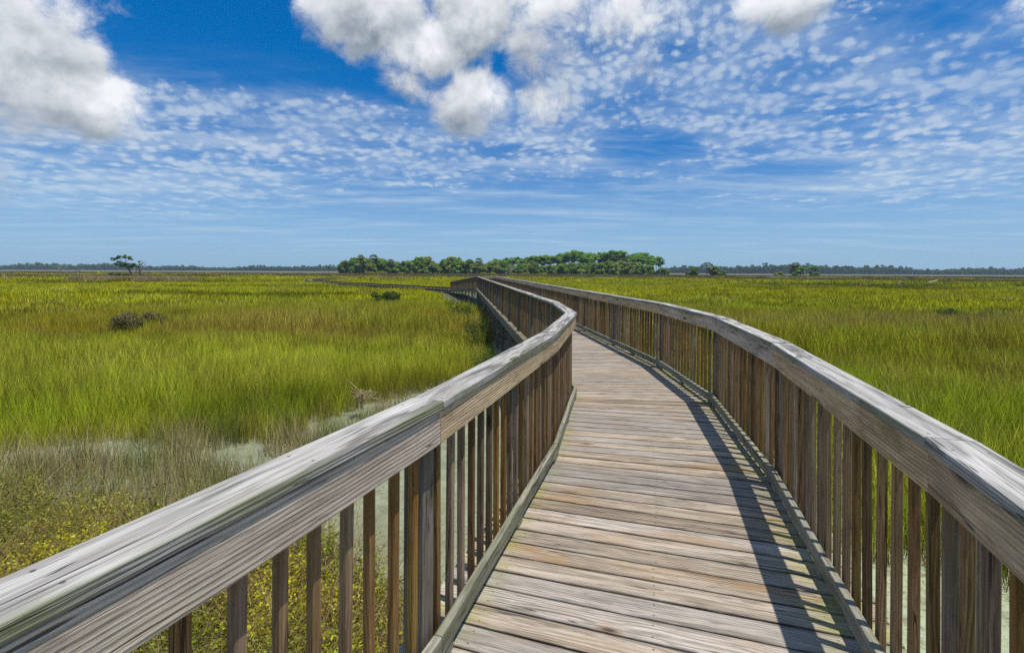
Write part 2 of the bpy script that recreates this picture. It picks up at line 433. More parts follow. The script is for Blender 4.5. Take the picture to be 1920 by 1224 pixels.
class Blades:
    def __init__(s): s.v = []; s.f = []; s.h = []; s.sd = []
    def blade(s, x, y, h, w, ang, lean, curve, seg=3, seed=None, z=0):
        dx, dy = math.cos(ang), math.sin(ang); px, py = -dy, dx; n = len(s.v); sd = random.random() if seed is None else seed
        yaw = random.uniform(0, 6.28); px, py = math.cos(yaw), math.sin(yaw)
        for i in range(seg + 1):
            t = i / seg; o = lean * t + curve * t * t; zz = z + h * t * (1 - .25 * (lean + curve) * t * .5); ww = w * (1 - t ** 1.6) * .5
            if i == seg: s.v.append((x + dx * o * h, y + dy * o * h, zz)); s.h.append(1.0); s.sd.append(sd)
            else:
                for sg in (-1, 1): s.v.append((x + dx * o * h + px * ww * sg, y + dy * o * h + py * ww * sg, zz)); s.h.append(t); s.sd.append(sd)
        for i in range(seg - 1): s.f.append((n + 2 * i, n + 2 * i + 1, n + 2 * i + 3, n + 2 * i + 2))
        s.f.append((n + 2 * seg - 2, n + 2 * seg - 1, n + 2 * seg))
    def quad(s, c, ax, ay, seed=None, h=.6):
        n = len(s.v); sd = random.random() if seed is None else seed
        c = Vector(c)
        for a, b in ((-1, -.4), (.2, -1), (1, .3), (-.1, 1)): s.v.append(tuple(c + ax * a + ay * b)); s.h.append(h); s.sd.append(sd)
        s.f.append((n, n + 1, n + 2, n + 3))
    def mesh(s, name, mat):
        me = bpy.data.meshes.new(name); me.from_pydata(s.v, [], s.f)
        a = me.attributes.new('h', 'FLOAT', 'POINT'); a.data.foreach_set('value', np.array(s.h, 'f'))
        a = me.attributes.new('seed', 'FLOAT', 'POINT'); a.data.foreach_set('value', np.array(s.sd, 'f'))
        me.materials.append(mat); me.update(); return me

def patch(rad, n, h0, h1, w, lean=.25, curve=.35, seg=3):
    b = Blades()
    for _ in range(n):
        r = rad * math.sqrt(random.random()); a = random.uniform(0, 6.28)
        b.blade(r * math.cos(a), r * math.sin(a), random.uniform(h0, h1), w * random.uniform(.6, 1.3), random.uniform(0, 6.28), random.uniform(0, lean), random.uniform(0, curve), seg)
    return b

def scatter(name, label, cat, meshes, pts, tint, rot, scl, tilt=None):
    """one stuff object: points that carry tint, turn and size, and a node group that stands a tuft on each"""
    c = bpy.data.collections.new(name + '_source')
    for i, me in enumerate(meshes): c.objects.link(bpy.data.objects.new('%s_tuft_%d' % (name, i), me))
    me = bpy.data.meshes.new(name); me.from_pydata([tuple(p) for p in pts], [], [])
    n = len(pts)
    a = me.attributes.new('tint', 'FLOAT_COLOR', 'POINT'); a.data.foreach_set('color', np.c_[tint, np.ones(n)].astype('f').ravel())
    rv = np.c_[np.zeros(n) if tilt is None else tilt[:, 0], np.zeros(n) if tilt is None else tilt[:, 1], rot]
    a = me.attributes.new('turn', 'FLOAT_VECTOR', 'POINT'); a.data.foreach_set('vector', rv.astype('f').ravel())
    a = me.attributes.new('size', 'FLOAT', 'POINT'); a.data.foreach_set('value', np.asarray(scl, 'f'))
    a = me.attributes.new('pick', 'INT', 'POINT'); a.data.foreach_set('value', RNG.integers(0, len(meshes), n).astype('i'))
    o = bpy.data.objects.new(name, me); COL.objects.link(o)
    g = bpy.data.node_groups.new(name, 'GeometryNodeTree')
    g.interface.new_socket('Geometry', in_out='INPUT', socket_type='NodeSocketGeometry'); g.interface.new_socket('Geometry', in_out='OUTPUT', socket_type='NodeSocketGeometry')
    gi = g.nodes.new('NodeGroupInput'); go = g.nodes.new('NodeGroupOutput')
    ip = g.nodes.new('GeometryNodeInstanceOnPoints'); ci = g.nodes.new('GeometryNodeCollectionInfo')
    ci.inputs['Collection'].default_value = c; ci.inputs['Separate Children'].default_value = True; ci.inputs['Reset Children'].default_value = True
    def na(nm, t):
        x = g.nodes.new('GeometryNodeInputNamedAttribute'); x.data_type = t; x.inputs['Name'].default_value = nm
        return [q for q in x.outputs if q.enabled and q.name == 'Attribute'][0]
    L = g.links.new
    L(gi.outputs[0], ip.inputs['Points']); L(ci.outputs[0], ip.inputs['Instance']); ip.inputs['Pick Instance'].default_value = True
    L(na('pick', 'INT'), ip.inputs['Instance Index']); L(na('turn', 'FLOAT_VECTOR'), ip.inputs['Rotation']); L(na('size', 'FLOAT'), ip.inputs['Scale'])
    L(ip.outputs[0], go.inputs[0])
    md = o.modifiers.new('scatter', 'NODES'); md.node_group = g
    tag(o, label, cat, None, 'stuff'); return o

def cells(x0, x1, y0, y1, s, jit=.5):
    xs, ys = np.meshgrid(np.arange(x0, x1, s), np.arange(y0, y1, s)); x = xs.ravel().astype(float); y = ys.ravel().astype(float)
    return x + RNG.uniform(-jit, jit, len(x)) * s, y + RNG.uniform(-jit, jit, len(y)) * s
def in_view(x, y, m=4.0): return (np.abs(x) < 1.42 * y + m)

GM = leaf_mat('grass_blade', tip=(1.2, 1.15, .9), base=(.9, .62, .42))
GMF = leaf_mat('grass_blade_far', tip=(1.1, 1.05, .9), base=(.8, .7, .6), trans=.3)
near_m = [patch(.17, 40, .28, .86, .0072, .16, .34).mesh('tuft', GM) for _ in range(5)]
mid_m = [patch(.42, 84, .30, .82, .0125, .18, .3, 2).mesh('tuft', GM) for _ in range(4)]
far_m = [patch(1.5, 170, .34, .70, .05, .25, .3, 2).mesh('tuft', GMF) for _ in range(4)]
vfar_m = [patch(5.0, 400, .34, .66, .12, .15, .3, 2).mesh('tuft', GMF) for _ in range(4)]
LABEL = {}
def field(name, label, meshes, x0, x1, y0, y1, s, d0, d1, clear, zj=.03):
    x, y = cells(x0, x1, y0, y1, s); d = np.hypot(x, y)
    k = in_view(x, y) & (d >= d0) & (d < d1); x, y = x[k], y[k]
    sh = shore(x, y); gap = vnoise(x, y, 3.0, 21); k = (sh > 0) & (walk_dist(x, y) > clear) & (walk_dist(x, y, WL) > clear) & ((sh > 2.0) | (gap + sh * .25 > .36 + RNG.uniform(-.15, .15, len(x))))
    x, y, sh = x[k], y[k], sh[k]
    hump = (vnoise(x, y, 5.5, 31) - .5) * .75 + 1.0; edge = .72 + .28 * sst(sh, 0, 3)
    Lw = left_of_walk(x, y); yr = np.where(Lw, 23.2 + (vnoise(x, x * 0, 5, 81) - .5) * 3.5, 18.0 + (vnoise(x, x * 0, 6, 82) - .5) * 5.0); q = y - yr; ridge = sst(q, 0, .7) * (1 - sst(q, 5, 11)) * np.where(Lw, sst(x, -20, -15), 1.0); hump = hump + ridge * .42 - sst(q, -3.5, -.3) * (1 - sst(q, -.3, .1)) * .22
    t = grass_tint(x, y) * RNG.uniform(.6, 1.35, (len(x), 1)); dr = (RNG.random(len(x)) < .05)[:, None]; t = np.where(dr, np.array([.34, .28, .13]) * RNG.uniform(.6, 1.1, (len(x), 1)), t)
    return scatter(name, label, 'marsh grass', meshes, np.c_[x, y, np.full_like(x, GZ - .02)], t, RNG.uniform(0, 6.28, len(x)), hump * edge * RNG.uniform(.75, 1.2, len(x)), RNG.normal(0, .06, (len(x), 2)))
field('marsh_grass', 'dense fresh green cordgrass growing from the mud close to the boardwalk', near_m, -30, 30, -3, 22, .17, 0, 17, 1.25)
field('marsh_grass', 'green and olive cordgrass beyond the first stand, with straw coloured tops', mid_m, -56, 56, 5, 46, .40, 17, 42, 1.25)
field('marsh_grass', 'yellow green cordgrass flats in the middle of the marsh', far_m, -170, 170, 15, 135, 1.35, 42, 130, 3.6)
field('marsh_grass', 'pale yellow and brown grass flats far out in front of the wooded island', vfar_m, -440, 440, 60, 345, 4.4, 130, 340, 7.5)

# ------------------------------------------------------------------ shore plants close by
REED = leaf_mat('reed_blade', tip=(1.2, 1.1, .9), base=(.7, .65, .6))
reed_m = [patch(.14, 13, .28, .78, .0062, .22, .3).mesh('reed', REED) for _ in range(4)]
x, y = cells(-16, 0, 2.0, 11, .125); sh = shore(x, y); n = vnoise(x, y, 1.1, 41)
k = in_view(x, y, 3) & (sh < .3) & (sh > -4.6) & (walk_dist(x, y) > 1.15) & left_of_walk(x, y) & (n > .33 + .22 * sst(sh, -1.7, -.4)) & (x < -.6)
x, y = x[k], y[k]; q = vnoise(x, y, .9, 44)
q = sst(q, .35, .65); t = np.array([.20, .235, .06]) * (1 - q[:, None]) + np.array([.38, .32, .18]) * q[:, None]; t = t * RNG.uniform(.6, 1.3, (len(x), 1))
scatter('reeds', 'thin grey green and straw reeds along the edge of the pale mud', 'reeds', reed_m, np.c_[x, y, np.full_like(x, GZ)], t, RNG.uniform(0, 6.28, len(x)), RNG.uniform(.7, 1.15, len(x)), RNG.normal(0, .12, (len(x), 2)))

WEED = leaf_mat('weed_leaf', tip=(1.1, 1.1, .9), base=(.7, .65, .5), trans=.3)
def weed():
    b = Blades()
    for _ in range(7):
        x0, y0 = random.gauss(0, .07), random.gauss(0, .07); h = random.uniform(.22, .46); a = random.uniform(0, 6.28); ln = random.uniform(0, .35)
        b.blade(x0, y0, h, .006, a, ln, .1, 2, .2)
        for i in range(15):
            t = random.uniform(.3, 1.05); c = (x0 + math.cos(a) * ln * t * h + random.gauss(0, .025), y0 + math.sin(a) * ln * t * h + random.gauss(0, .025), h * t)
            ax = Vector((random.gauss(0, 1), random.gauss(0, 1), random.gauss(0, .6))).normalized(); ay = ax.cross(Vector((random.gauss(0, 1), random.gauss(0, 1), random.gauss(0, 1)))).normalized()
            b.quad(c, ax * random.uniform(.012, .024), ay * random.uniform(.006, .010), None, t)
    return b.mesh('weed', WEED)
weed_m = [weed() for _ in range(5)]
dry_m = []
for _ in range(4):
    b = Blades()
    for _ in range(12): b.blade(random.gauss(0, .10), random.gauss(0, .10), random.uniform(.25, .8), .0065, random.uniform(0, 6.28), random.uniform(.2, 1.6), random.uniform(0, .7), 3)
    dry_m.append(b.mesh('dry', REED))
x, y = cells(-13, 0, .4, 8.2, .105); sh = shore(x, y)
k = in_view(x, y, 3) & (sh < -1.4 + (vnoise(x, y, 1.5, 51) - .5) * 2.0) & left_of_walk(x, y) & (walk_dist(x, y) > .95)
bank = (y < 6.4 + (vnoise(x, y, 1.2, 52) - .5) * 1.6 - .55 * np.clip(x + 4.5, 0, 5))
k &= bank; x, y = x[k], y[k]; q = vnoise(x, y, .8, 53)
yw = (sst(q, .50, .72) * .9)[:, None]; bn = (sst(vnoise(x, y, .45, 54), .5, .7) * .6)[:, None]
t = np.array([.19, .225, .03]) * (1 - yw) + np.array([.50, .46, .015]) * yw; t = t * (1 - bn) + np.array([.25, .19, .09]) * bn
scatter('weeds', 'low yellow green leafy weeds on the bank beside the near railing', 'weeds', weed_m, np.c_[x, y, np.full_like(x, GZ + .03)], t * RNG.uniform(.7, 1.25, (len(x), 1)), RNG.uniform(0, 6.28, len(x)), RNG.uniform(.65, 1.2, len(x)), RNG.normal(0, .15, (len(x), 2)))
k = RNG.random(len(x)) < .85; x, y = x[k], y[k]
scatter('dry_stalks', 'tangled dry straw stalks among the yellow green weeds', 'dry stalks', dry_m, np.c_[x, y, np.full_like(x, GZ + .02)], np.array([.42, .34, .20]) * RNG.uniform(.4, 1.2, (len(x), 1)), RNG.uniform(0, 6.28, len(x)), RNG.uniform(.6, 1.15, len(x)))

# ------------------------------------------------------------------ ground
def ground():
    m, b = new_mat('marsh_ground')
    g = N.node('ShaderNodeNewGeometry'); P = N(g.outputs['Position']); x, y, z = sep(P)
    d = fsqrt(x * x + y * y)
    n1 = noise(P, 1.3, 4, .6); n2 = noise(P, 14, 4, .65); n3 = noise(P, 60, 2, .6)
    mud = mix(step(n1, .35, .65), (.30, .325, .205), (.22, .24, .145)); mud = mix(step(x, .8, 3.0), mud, mix(step(n1, .4, .6), (.42, .46, .29), (.35, .39, .23)))
    n4 = noise(P, 4.5, 4, .65); mud = mix(step(n4, .50, .66) * .6, mud, (.19, .175, .11)); mud = mix(step(n2, .54, .66) * .6, mud, (.15, .13, .08)); mud = mix(step(n3, .60, .66) * .7, mud, (.075, .06, .04))
    f1 = noise(vmul(P, 1, 2.6, 1), .012, 4, .6); f2 = noise(vmul(P, 1, 3, 1), .05, 3, .6)
    far = mix(step(f1, .38, .62), (.17, .19, .02), (.24, .235, .014)); far = mix(step(f2, .52, .7) * .5, far, (.075, .10, .02))
    far = mix(step(d, 205, 235) * step(d, 330, 290) * .8, far, (.13, .105, .06))
    under = mix(step(n2, .4, .6), (.125, .115, .05), (.06, .07, .025))
    far = mix(step(d, 335, 420), far, mix(step(f1, .4, .6), (.115, .115, .03), (.145, .12, .06)))
    c = mix(step(d, 16, 24), mud, under); c = mix(step(d, 60, 120), c, far)
    N.T.links.new(c.s, b.inputs['Base Color'])
    N.put(b.inputs['Roughness'], step(n1, .42, .56, .30, .85)); bump(b, n2 * .6 + n3 * .5, .5, .02)
    return m
def bank_h(x, y):
    """a low bank of earth under the weeds"""
    return .0
mb = MB(); rad = [0, 1.5, 3, 4.5, 6, 8, 10, 13, 17, 22, 30, 45, 70, 110, 170, 260, 400, 650, 900, 1240]; na = 96
vs = [(0, 0, GZ)]; fs = []
for r in rad[1:]:
    for k in range(na):
        a = 2 * math.pi * k / na; vs.append((r * math.cos(a), r * math.sin(a), GZ + (random.uniform(-.02, .02) if r < 30 else 0)))
for k in range(na): fs.append((0, 1 + k, 1 + (k + 1) % na))
for i in range(len(rad) - 2):
    for k in range(na):
        a0 = 1 + i * na; fs.append((a0 + k, a0 + na + k, a0 + na + (k + 1) % na, a0 + (k + 1) % na))
mb.add(vs, fs); mb.smooth = True; g = mb.build('ground', ground()); tag(g, 'flat marsh floor of pale green mud and grass reaching the horizon', 'ground', None, 'structure')

# far water and a pale sand strip
def plain(name, col, rough=.8, col2=None, sc=3.0):
    m, b = new_mat(name)
    if col2:
        tc = N.node('ShaderNodeTexCoord'); n = noise(N(tc.outputs['Object']), sc, 3, .6); c = mix(step(n, .38, .62), col, col2); N.T.links.new(c.s, b.inputs['Base Color'])
    else: b.inputs['Base Color'].default_value = tuple(col) + (1,)
    b.inputs['Roughness'].default_value = rough; return m
WATER = plain('river_water', (.10, .13, .14), .45, (.13, .16, .16), .02)
SAND = plain('pale_sand', (.52, .46, .36), .9, (.42, .37, .28), .3)
def sheet(name, label, pts, z, mat, cat):
    mb = MB(); mb.add([(p[0], p[1], z) for p in pts], [tuple(range(len(pts)))]); o = mb.build(name, mat); tag(o, label, cat, None, 'structure')
sheet('water', 'thin line of river water below the distant wooded shore', [(-1500, 1020), (1700, 800), (1700, 840), (-1500, 1060)], GZ + .3, WATER, 'water')
def blob(cx, cy, rx, ry, n=40, seed=0):
    r = random.Random(seed); ph = [r.uniform(0, 6.28) for _ in range(4)]
    return [(cx + rx * math.cos(a) * (1 + .15 * math.sin(3 * a + ph[0]) + .08 * math.sin(7 * a + ph[1])), cy + ry * math.sin(a) * (1 + .2 * math.sin(2 * a + ph[2]) + .1 * math.sin(5 * a + ph[3]))) for a in [2 * math.pi * i / n for i in range(n)]]
sheet('sand', 'long pale sand strip at the edge of the far grass below the palm clump', blob(132, 232, 20, 5, seed=3), GZ + .75, SAND, 'sand')

# ------------------------------------------------------------------ trees
BARK = plain('bark', (.16, .125, .09), .9, (.09, .07, .05), 2.0)
STRAW = plain('drift_straw', (.42, .32, .17), .9, (.22, .155, .085), 6.0)
PALE = plain('dead_wood', (.42, .38, .32), .9, (.26, .22, .18), 2.0)
def tube(mb, pts, rads, n=6):
    rings = []
    for i, p in enumerate(pts):
        p = Vector(p); d = (Vector(pts[min(i + 1, len(pts) - 1)]) - Vector(pts[max(i - 1, 0)])).normalized()
        a = d.orthogonal().normalized(); b = d.cross(a); rings.append([p + (a * math.cos(6.2832 * k / n) + b * math.sin(6.2832 * k / n)) * rads[i] for k in range(n)])
    loft(mb, rings, rings, random.random())
def clump(b, c, r, n, s, flat=.7, h=.6):
    for _ in range(n):
        v = Vector((random.gauss(0, 1), random.gauss(0, 1), random.gauss(0, 1))).normalized() * (r * random.uniform(.55, 1.05)); v.z *= flat
        nn = (v.normalized() + Vector((random.gauss(0, .5), random.gauss(0, .5), random.gauss(0, .5) + .3))).normalized()
        ax = nn.orthogonal().normalized(); ax.rotate(Matrix.Rotation(random.uniform(0, 6.28), 3, nn)); ay = nn.cross(ax)
        b.quad(Vector(c) + v, ax * s * random.uniform(.6, 1.2), ay * s * random.uniform(.5, 1), None, h)
LEAF = {'pine': leaf_mat('pine_needles', (1, 1, 1), (1, 1, 1), .25, False, up=1.6, col= (.14, .27, .028)),
        'oak': leaf_mat('oak_leaves', (1, 1, 1), (1, 1, 1), .25, False, up=1.6, col= (.13, .225, .024)),
        'light': leaf_mat('light_leaves', (1, 1, 1), (1, 1, 1), .3, False, up=1.6, col= (.20, .265, .045)),
        'bright': leaf_mat('bright_leaves', (1, 1, 1), (1, 1, 1), .3, False, up=1.6, col= (.20, .26, .015)),
        'palm': leaf_mat('palm_fronds', (1, 1, 1), (1, 1, 1), .25, False, up=1.6, col= (.15, .18, .035)),
        'cedar': leaf_mat('cedar_leaves', (1, 1, 1), (1, 1, 1), .2, False, up=1.6, col= (.060, .095, .022)),
        'brown': leaf_mat('brown_leaves', (1, 1, 1), (1, 1, 1), .25, False, up=1.6, col= (.125, .115, .05)),
        'far': leaf_mat('far_leaves', (1, 1, 1), (1, 1, 1), .2, False, up=1.6, col= (.045, .085, .03))}
def pine_meshes(i):
    random.seed(100 + i); t = MB(); b = Blades(); h = 17.0; lx, ly = random.uniform(-1, 1), random.uniform(-1, 1)
    top = Vector((lx, ly, h * .93)); tube(t, [(0, 0, -.5), (lx * .3, ly * .3, h * .45), top], [.26, .2, .08])
    for k in range(12):
        z = h * random.uniform(.60, .97); a = random.uniform(0, 6.28); r = random.uniform(.8, 3.4) * (1.15 - abs(z / h - .78)); f = z / h
        c = Vector((lx * f + r * math.cos(a), ly * f + r * math.sin(a), z)); tube(t, [Vector((lx * f, ly * f, z - 1.2)), c], [.09, .04], 4); clump(b, c, random.uniform(1.3, 2.1), 130, .42, .6)
    return b.mesh('crown', LEAF['pine']), t
def broad_meshes(i, leaf, h=8.0, w=4.0, n=24, s=.46):
    random.seed(200 + i); t = MB(); b = Blades()
    tube(t, [(0, 0, -.5), (.3, .1, h * .3), (.1, .4, h * .7)], [.3, .22, .06])
    for k in range(n):
        f = random.random(); z = h * (.10 + .78 * f); rr = w * (1.0 - .55 * max(0, f - .35)) * math.sqrt(random.random()) * .8; a = random.uniform(0, 6.28)
        c = Vector((rr * math.cos(a), rr * math.sin(a), z))
        if k % 2 == 0: tube(t, [Vector((.2, .2, z * .6)), c], [.1, .03], 4)
        clump(b, c, random.uniform(1.0, 1.7) * w / 4, 110, s, .8)
    return b.mesh('crown', LEAF[leaf]), t
def palm_meshes(i):
    random.seed(300 + i); t = MB(); b = Blades(); h = 10.0; tube(t, [(0, 0, -.5), (.15, .1, h * .5), (.1, .2, h * .88)], [.15, .12, .13], 7)
    for k in range(60):
        a = random.uniform(0, 6.28); el = random.uniform(-1.15, 1.3); ln = random.uniform(1.0, 1.5); st = Vector((.1, .2, h * .9)); d = Vector((math.cos(a) * math.cos(el), math.sin(a) * math.cos(el), math.sin(el)))
        c = st + d * ln * .75; side = d.cross(Vector((0, 0, 1))).normalized(); up = side.cross(d)
        for q in range(7):
            th = (q - 3) * .36; dd = (d * math.cos(th) + side * math.sin(th)); b.quad(c + dd * .40 - Vector((0, 0, .12)), dd * .46, (side * math.cos(th) - d * math.sin(th) + up * .4) * .13, None, .6)
    return b.mesh('crown', LEAF['palm']), t
def place(name, cat, label, group, meshes, loc, sc, rz, bark=None):
    """a tree as a thing: trunk and crown of its own, mesh data shared by its kind"""
    crown, tm = meshes
    if isinstance(tm, MB): raise ValueError
    o = empty(name, loc); o.rotation_euler = (0, 0, rz); o.scale = sc if isinstance(sc, tuple) else (sc, sc, sc); tag(o, label, cat, group)
    for nm, me in (('trunk', tm), ('crown', crown)):
        if me:
            c = bpy.data.objects.new(nm, me); COL.objects.link(c); c.parent = o
    return o
def fin(pair, bark=BARK):
    crown, t = pair; o = t.build('trunk', bark); me = o.data; bpy.data.objects.remove(o); return crown, me
PINE = [fin(pine_meshes(i)) for i in range(5)]
OAK = [fin(broad_meshes(i, 'oak')) for i in range(4)]
LIGHT = [fin(broad_meshes(10 + i, 'light')) for i in range(3)]
BRIGHT = [fin(broad_meshes(20 + i, 'bright', 2.6, 3.2, 12, .34)) for i in range(2)]
PALM = [fin(palm_meshes(i)) for i in range(3)]
rt = random.Random(5)
def px(x, y_dist, drop=0): return ((x - 960) / 920 * y_dist, y_dist)
def spot(xp, D): return (xp - 960) / 920 * D, D
# pines: crown tops read off along the skyline (x in the photo, height of the top in metres)
sky_top = [(928, 11), (962, 13), (1000, 14.2), (1040, 15.2), (1075, 17.2), (1100, 17.6), (1130, 17.5), (1160, 17), (1190, 16.5), (1215, 15.6), (1235, 13), (1245, 11)]
def top_at(x): return float(np.interp(x, [p[0] for p in sky_top], [p[1] for p in sky_top]))
for i in range(64):
    xp = 926 + (1242 - 926) * (i + rt.uniform(.1, .9)) / 64; D = rt.uniform(372, 400); h = top_at(xp) * rt.uniform(.84, 1.07) * D / 372 * 1.02; X, Y = spot(xp, D); s = h / 17.0
    place('pine_tree', 'pine tree', 'tall pine with bare trunk and flat green crown in the stand on the wooded island', 'pines on the wooded island', PINE[i % 5], (X, Y, GZ), (s * rt.uniform(1.1, 1.45), s * rt.uniform(1.1, 1.45), s), rt.uniform(0, 6.28))
tops2 = [(634, 7), (660, 8.5), (690, 10), (720, 8.2), (760, 9.6), (800, 9.8), (830, 8.6), (850, 10.5), (880, 8.5), (905, 9), (950, 8), (1000, 7.2), (1060, 8), (1110, 9), (1160, 10), (1200, 8.2), (1240, 5.5), (1258, 4)]
for i in range(78):
    xp = 638 + (1254 - 638) * (i + rt.uniform(.1, .9)) / 78; D = rt.uniform(345, 368); h = (1.32 if xp < 950 else 1.17) * float(np.interp(xp, [p[0] for p in tops2], [p[1] for p in tops2])) * rt.uniform(.72, 1.06); X, Y = spot(xp, D)
    lt = (i * 7 % 10) < 3 or 1150 < xp < 1200; s = h / 8.2
    place('broadleaf_tree', 'tree', ('pale olive rounded tree' if lt else 'dark green bushy tree') + ' in the low belt along the front of the wooded island', 'low trees along the island shore', (LIGHT[i % 3] if lt else OAK[i % 4]), (X, Y, GZ), (s * rt.uniform(.95, 1.25), s * rt.uniform(.95, 1.25), s), rt.uniform(0, 6.28))
for xp, h, lab in ((646, 9.5, 'short cabbage palm at the end of the island nearest the open horizon'), (677, 13.2, 'tall cabbage palm rising beside its twin over the low island trees'), (700, 13.6, 'tallest cabbage palm, its pale trunk showing in front of the island trees'),
                   (733, 10.4, 'cabbage palm standing in a dip of the island tree belt'), (880, 10.8, 'broad cabbage palm showing above the trees behind the railing corner'), (897, 11.6, 'slim dark cabbage palm next to the broad palm by the first pines'),
                   (1003, 8.6, 'rounded cabbage palm in front of the pine trunks on the island')):
    X, Y = spot(xp, 340); place('palm_tree', 'palm tree', lab, 'palms on the wooded island', PALM[int(xp) % 3], (X, Y, GZ), (1.9, 1.9, h * 1.04 / 10.6), rt.uniform(0, 6.28))
X, Y = spot(617, 330); place('palm_tree', 'palm tree', 'small lone palm standing apart at the tip of the wooded island', None, PALM[0], (X, Y, GZ), (.9, .9, .52), 1)
for xp, wv in ((695, 1.0), (718, 1.2), (752, .8), (905, .9), (922, 1.0), (960, .8), (985, .9), (1018, 1.0), (1095, .6), (1262, .7)):
    X, Y = spot(xp, 334); place('low_shrub', 'shrub', 'bright yellow green shrub at the foot of the island trees', 'bright shrubs along the island shore', BRIGHT[int(xp) % 2], (X, Y, GZ), (1.3 * wv, 1.0, .75 * wv), rt.uniform(0, 6.28))
# clumps out on the marsh to the right of the island
def tree_at(kind, cat, label, meshes, xp, D, h, base_h, wide, group=None):
    X, Y = spot(xp, D); h *= 1.32; s = h / base_h; return place(kind, cat, label, group, meshes, (X, Y, GZ), (s * wide, s * wide, s), rt.uniform(0, 6.28))
D = 300
tree_at('broadleaf_tree', 'tree', 'small dark tree at the island side of the low clump past the pines', OAK[1], 1302, D, 5.0, 8.2, .8)
tree_at('palm_tree', 'palm tree', 'shaggy palm rising from the middle of the low clump past the pines', PALM[1], 1326, D, 6.9, 10.6, 2.1)
tree_at('low_shrub', 'shrub', 'olive shrub beside the shaggy palm in the low clump past the pines', LIGHT[1], 1338, D - 3, 5.2, 8.2, 1.2)
tree_at('low_shrub', 'shrub', 'low rounded shrub at the open end of the clump past the pines', OAK[2], 1356, D - 2, 3.2, 8.2, 1.5)
tree_at('low_shrub', 'shrub', 'small bush between the wooded island and the low clump', OAK[3], 1291, D, 2.6, 8.2, 1.2)
tree_at('palm_tree', 'palm tree', 'tallest palm in the small clump beyond the pale sand strip', PALM[2], 1492, D, 6.9, 10.6, 2.1)
tree_at('low_shrub', 'shrub', 'dense dark shrub under the tallest palm beyond the sand strip', OAK[0], 1496, D - 2, 5.6, 8.2, 1.15)
tree_at('low_shrub', 'shrub', 'thin low shrub at the near end of the palm clump by the sand strip', LIGHT[0], 1462, D, 2.6, 8.2, 2.2)
tree_at('pine_tree', 'pine tree', 'small bent pine standing beside the palm clump beyond the sand strip', PINE[3], 1519, D, 5.6, 17, 1.9)
tree_at('low_shrub', 'shrub', 'flat dark bush below the small bent pine beyond the sand strip', OAK[1], 1526, D - 3, 2.6, 8.2, 2.2)

def dead(seed, h, mat=PALE, spread=1.0, nb=7, r0=.12):
    rr = random.Random(seed); t = MB()
    def grow(p, d, L, r, lev):
        q = p + d * L; tube(t, [p, p.lerp(q, .5) + Vector((rr.gauss(0, .04), rr.gauss(0, .04), 0)) * L, q], [r, r * .8, r * .45], 5)
        if lev:
            for _ in range(3 if lev < 3 else nb):
                f = rr.uniform(.35, 1); dd = (d + Vector((rr.gauss(0, .7), rr.gauss(0, .7), rr.gauss(.1, .35))) * spread).normalized(); grow(p.lerp(q, f), dd, L * rr.uniform(.45, .75), r * .45, lev - 1)
    grow(Vector((0, 0, -.2)), Vector((rr.uniform(-.3, .3), rr.uniform(-.3, .3), 1)).normalized(), h * .45, r0, 3); return t
def dead_tree(name, cat, label, xp, D, h, seed, mat=PALE, spread=1.0, group=None, r0=.12):
    X, Y = spot(xp, D); o = dead(seed, h, mat, spread, 8, r0).build(name, mat); o.location = (X, Y, GZ); tag(o, label, cat, group); return o
dead_tree('dead_tree', 'dead tree', 'bleached dead tree spreading bare branches before the island pines', 960, 328, 10.0, 4, PALE, 1.5, None, .42)
dead_tree('dead_tree', 'dead tree', 'bare silver dead tree beside the lone cedar on the brown hummock', 263, 180, 9.0, 9, PALE, 1.5, None, .34)
# the lone cedar: leaning trunk, two flat layers of foliage
random.seed(55); t = MB(); b = Blades()
tube(t, [(1.6, 0, -.3), (.9, 0, 1.6), (-.2, 0, 3.4), (-1.8, 0, 5.2), (-3.2, .2, 6.8)], [.32, .28, .22, .14, .06])
for tip in ((-5.6, .3, 6.6), (-4.6, -.4, 7.2), (-2.2, .3, 7.5), (-.2, 0, 7.2), (.6, .2, 6.9), (-3.6, .3, 5.3), (-4.6, -.2, 4.6), (-.6, -.5, 5.0), (1.2, .2, 4.5), (2.6, 0, 4.4), (3.4, .2, 5.0), (-2.2, -.4, 4.8), (-3.0, .3, 4.2), (.4, .4, 4.0), (-1.0, .5, 4.4), (-3.4, .2, 7.4), (1.4, -.3, 3.9)):
    st = min(((.9, 0, 1.6), (-.2, 0, 3.4), (-1.8, 0, 5.2), (-3.2, .2, 6.8)), key=lambda q: (Vector(q) - Vector(tip)).length + (5 if q[2] > tip[2] else 0)); tube(t, [st, tip], [.09, .03], 4); [clump(b, (tip[0] + random.gauss(0, .55), tip[1] + random.gauss(0, .5), tip[2] + random.gauss(0, .28)), random.uniform(.35, .85), 46, .2, .55) for _ in range(3)]
for tip in ((-5.5, 0, .9), (-4.2, .3, 1.1), (-2.9, -.2, 1.0), (-1.7, .2, 1.0), (-6.4, 0, 1.3), (-.6, .2, 1.0)): clump(b, tip, .8, 55, .22, .5)
X, Y = spot(241, 178); place('cedar_tree', 'tree', 'lone wind bent cedar with layered dark crown on a brown hummock', None, fin((b.mesh('crown', LEAF['cedar']), t)), (X, Y, GZ), 1.0, 0)
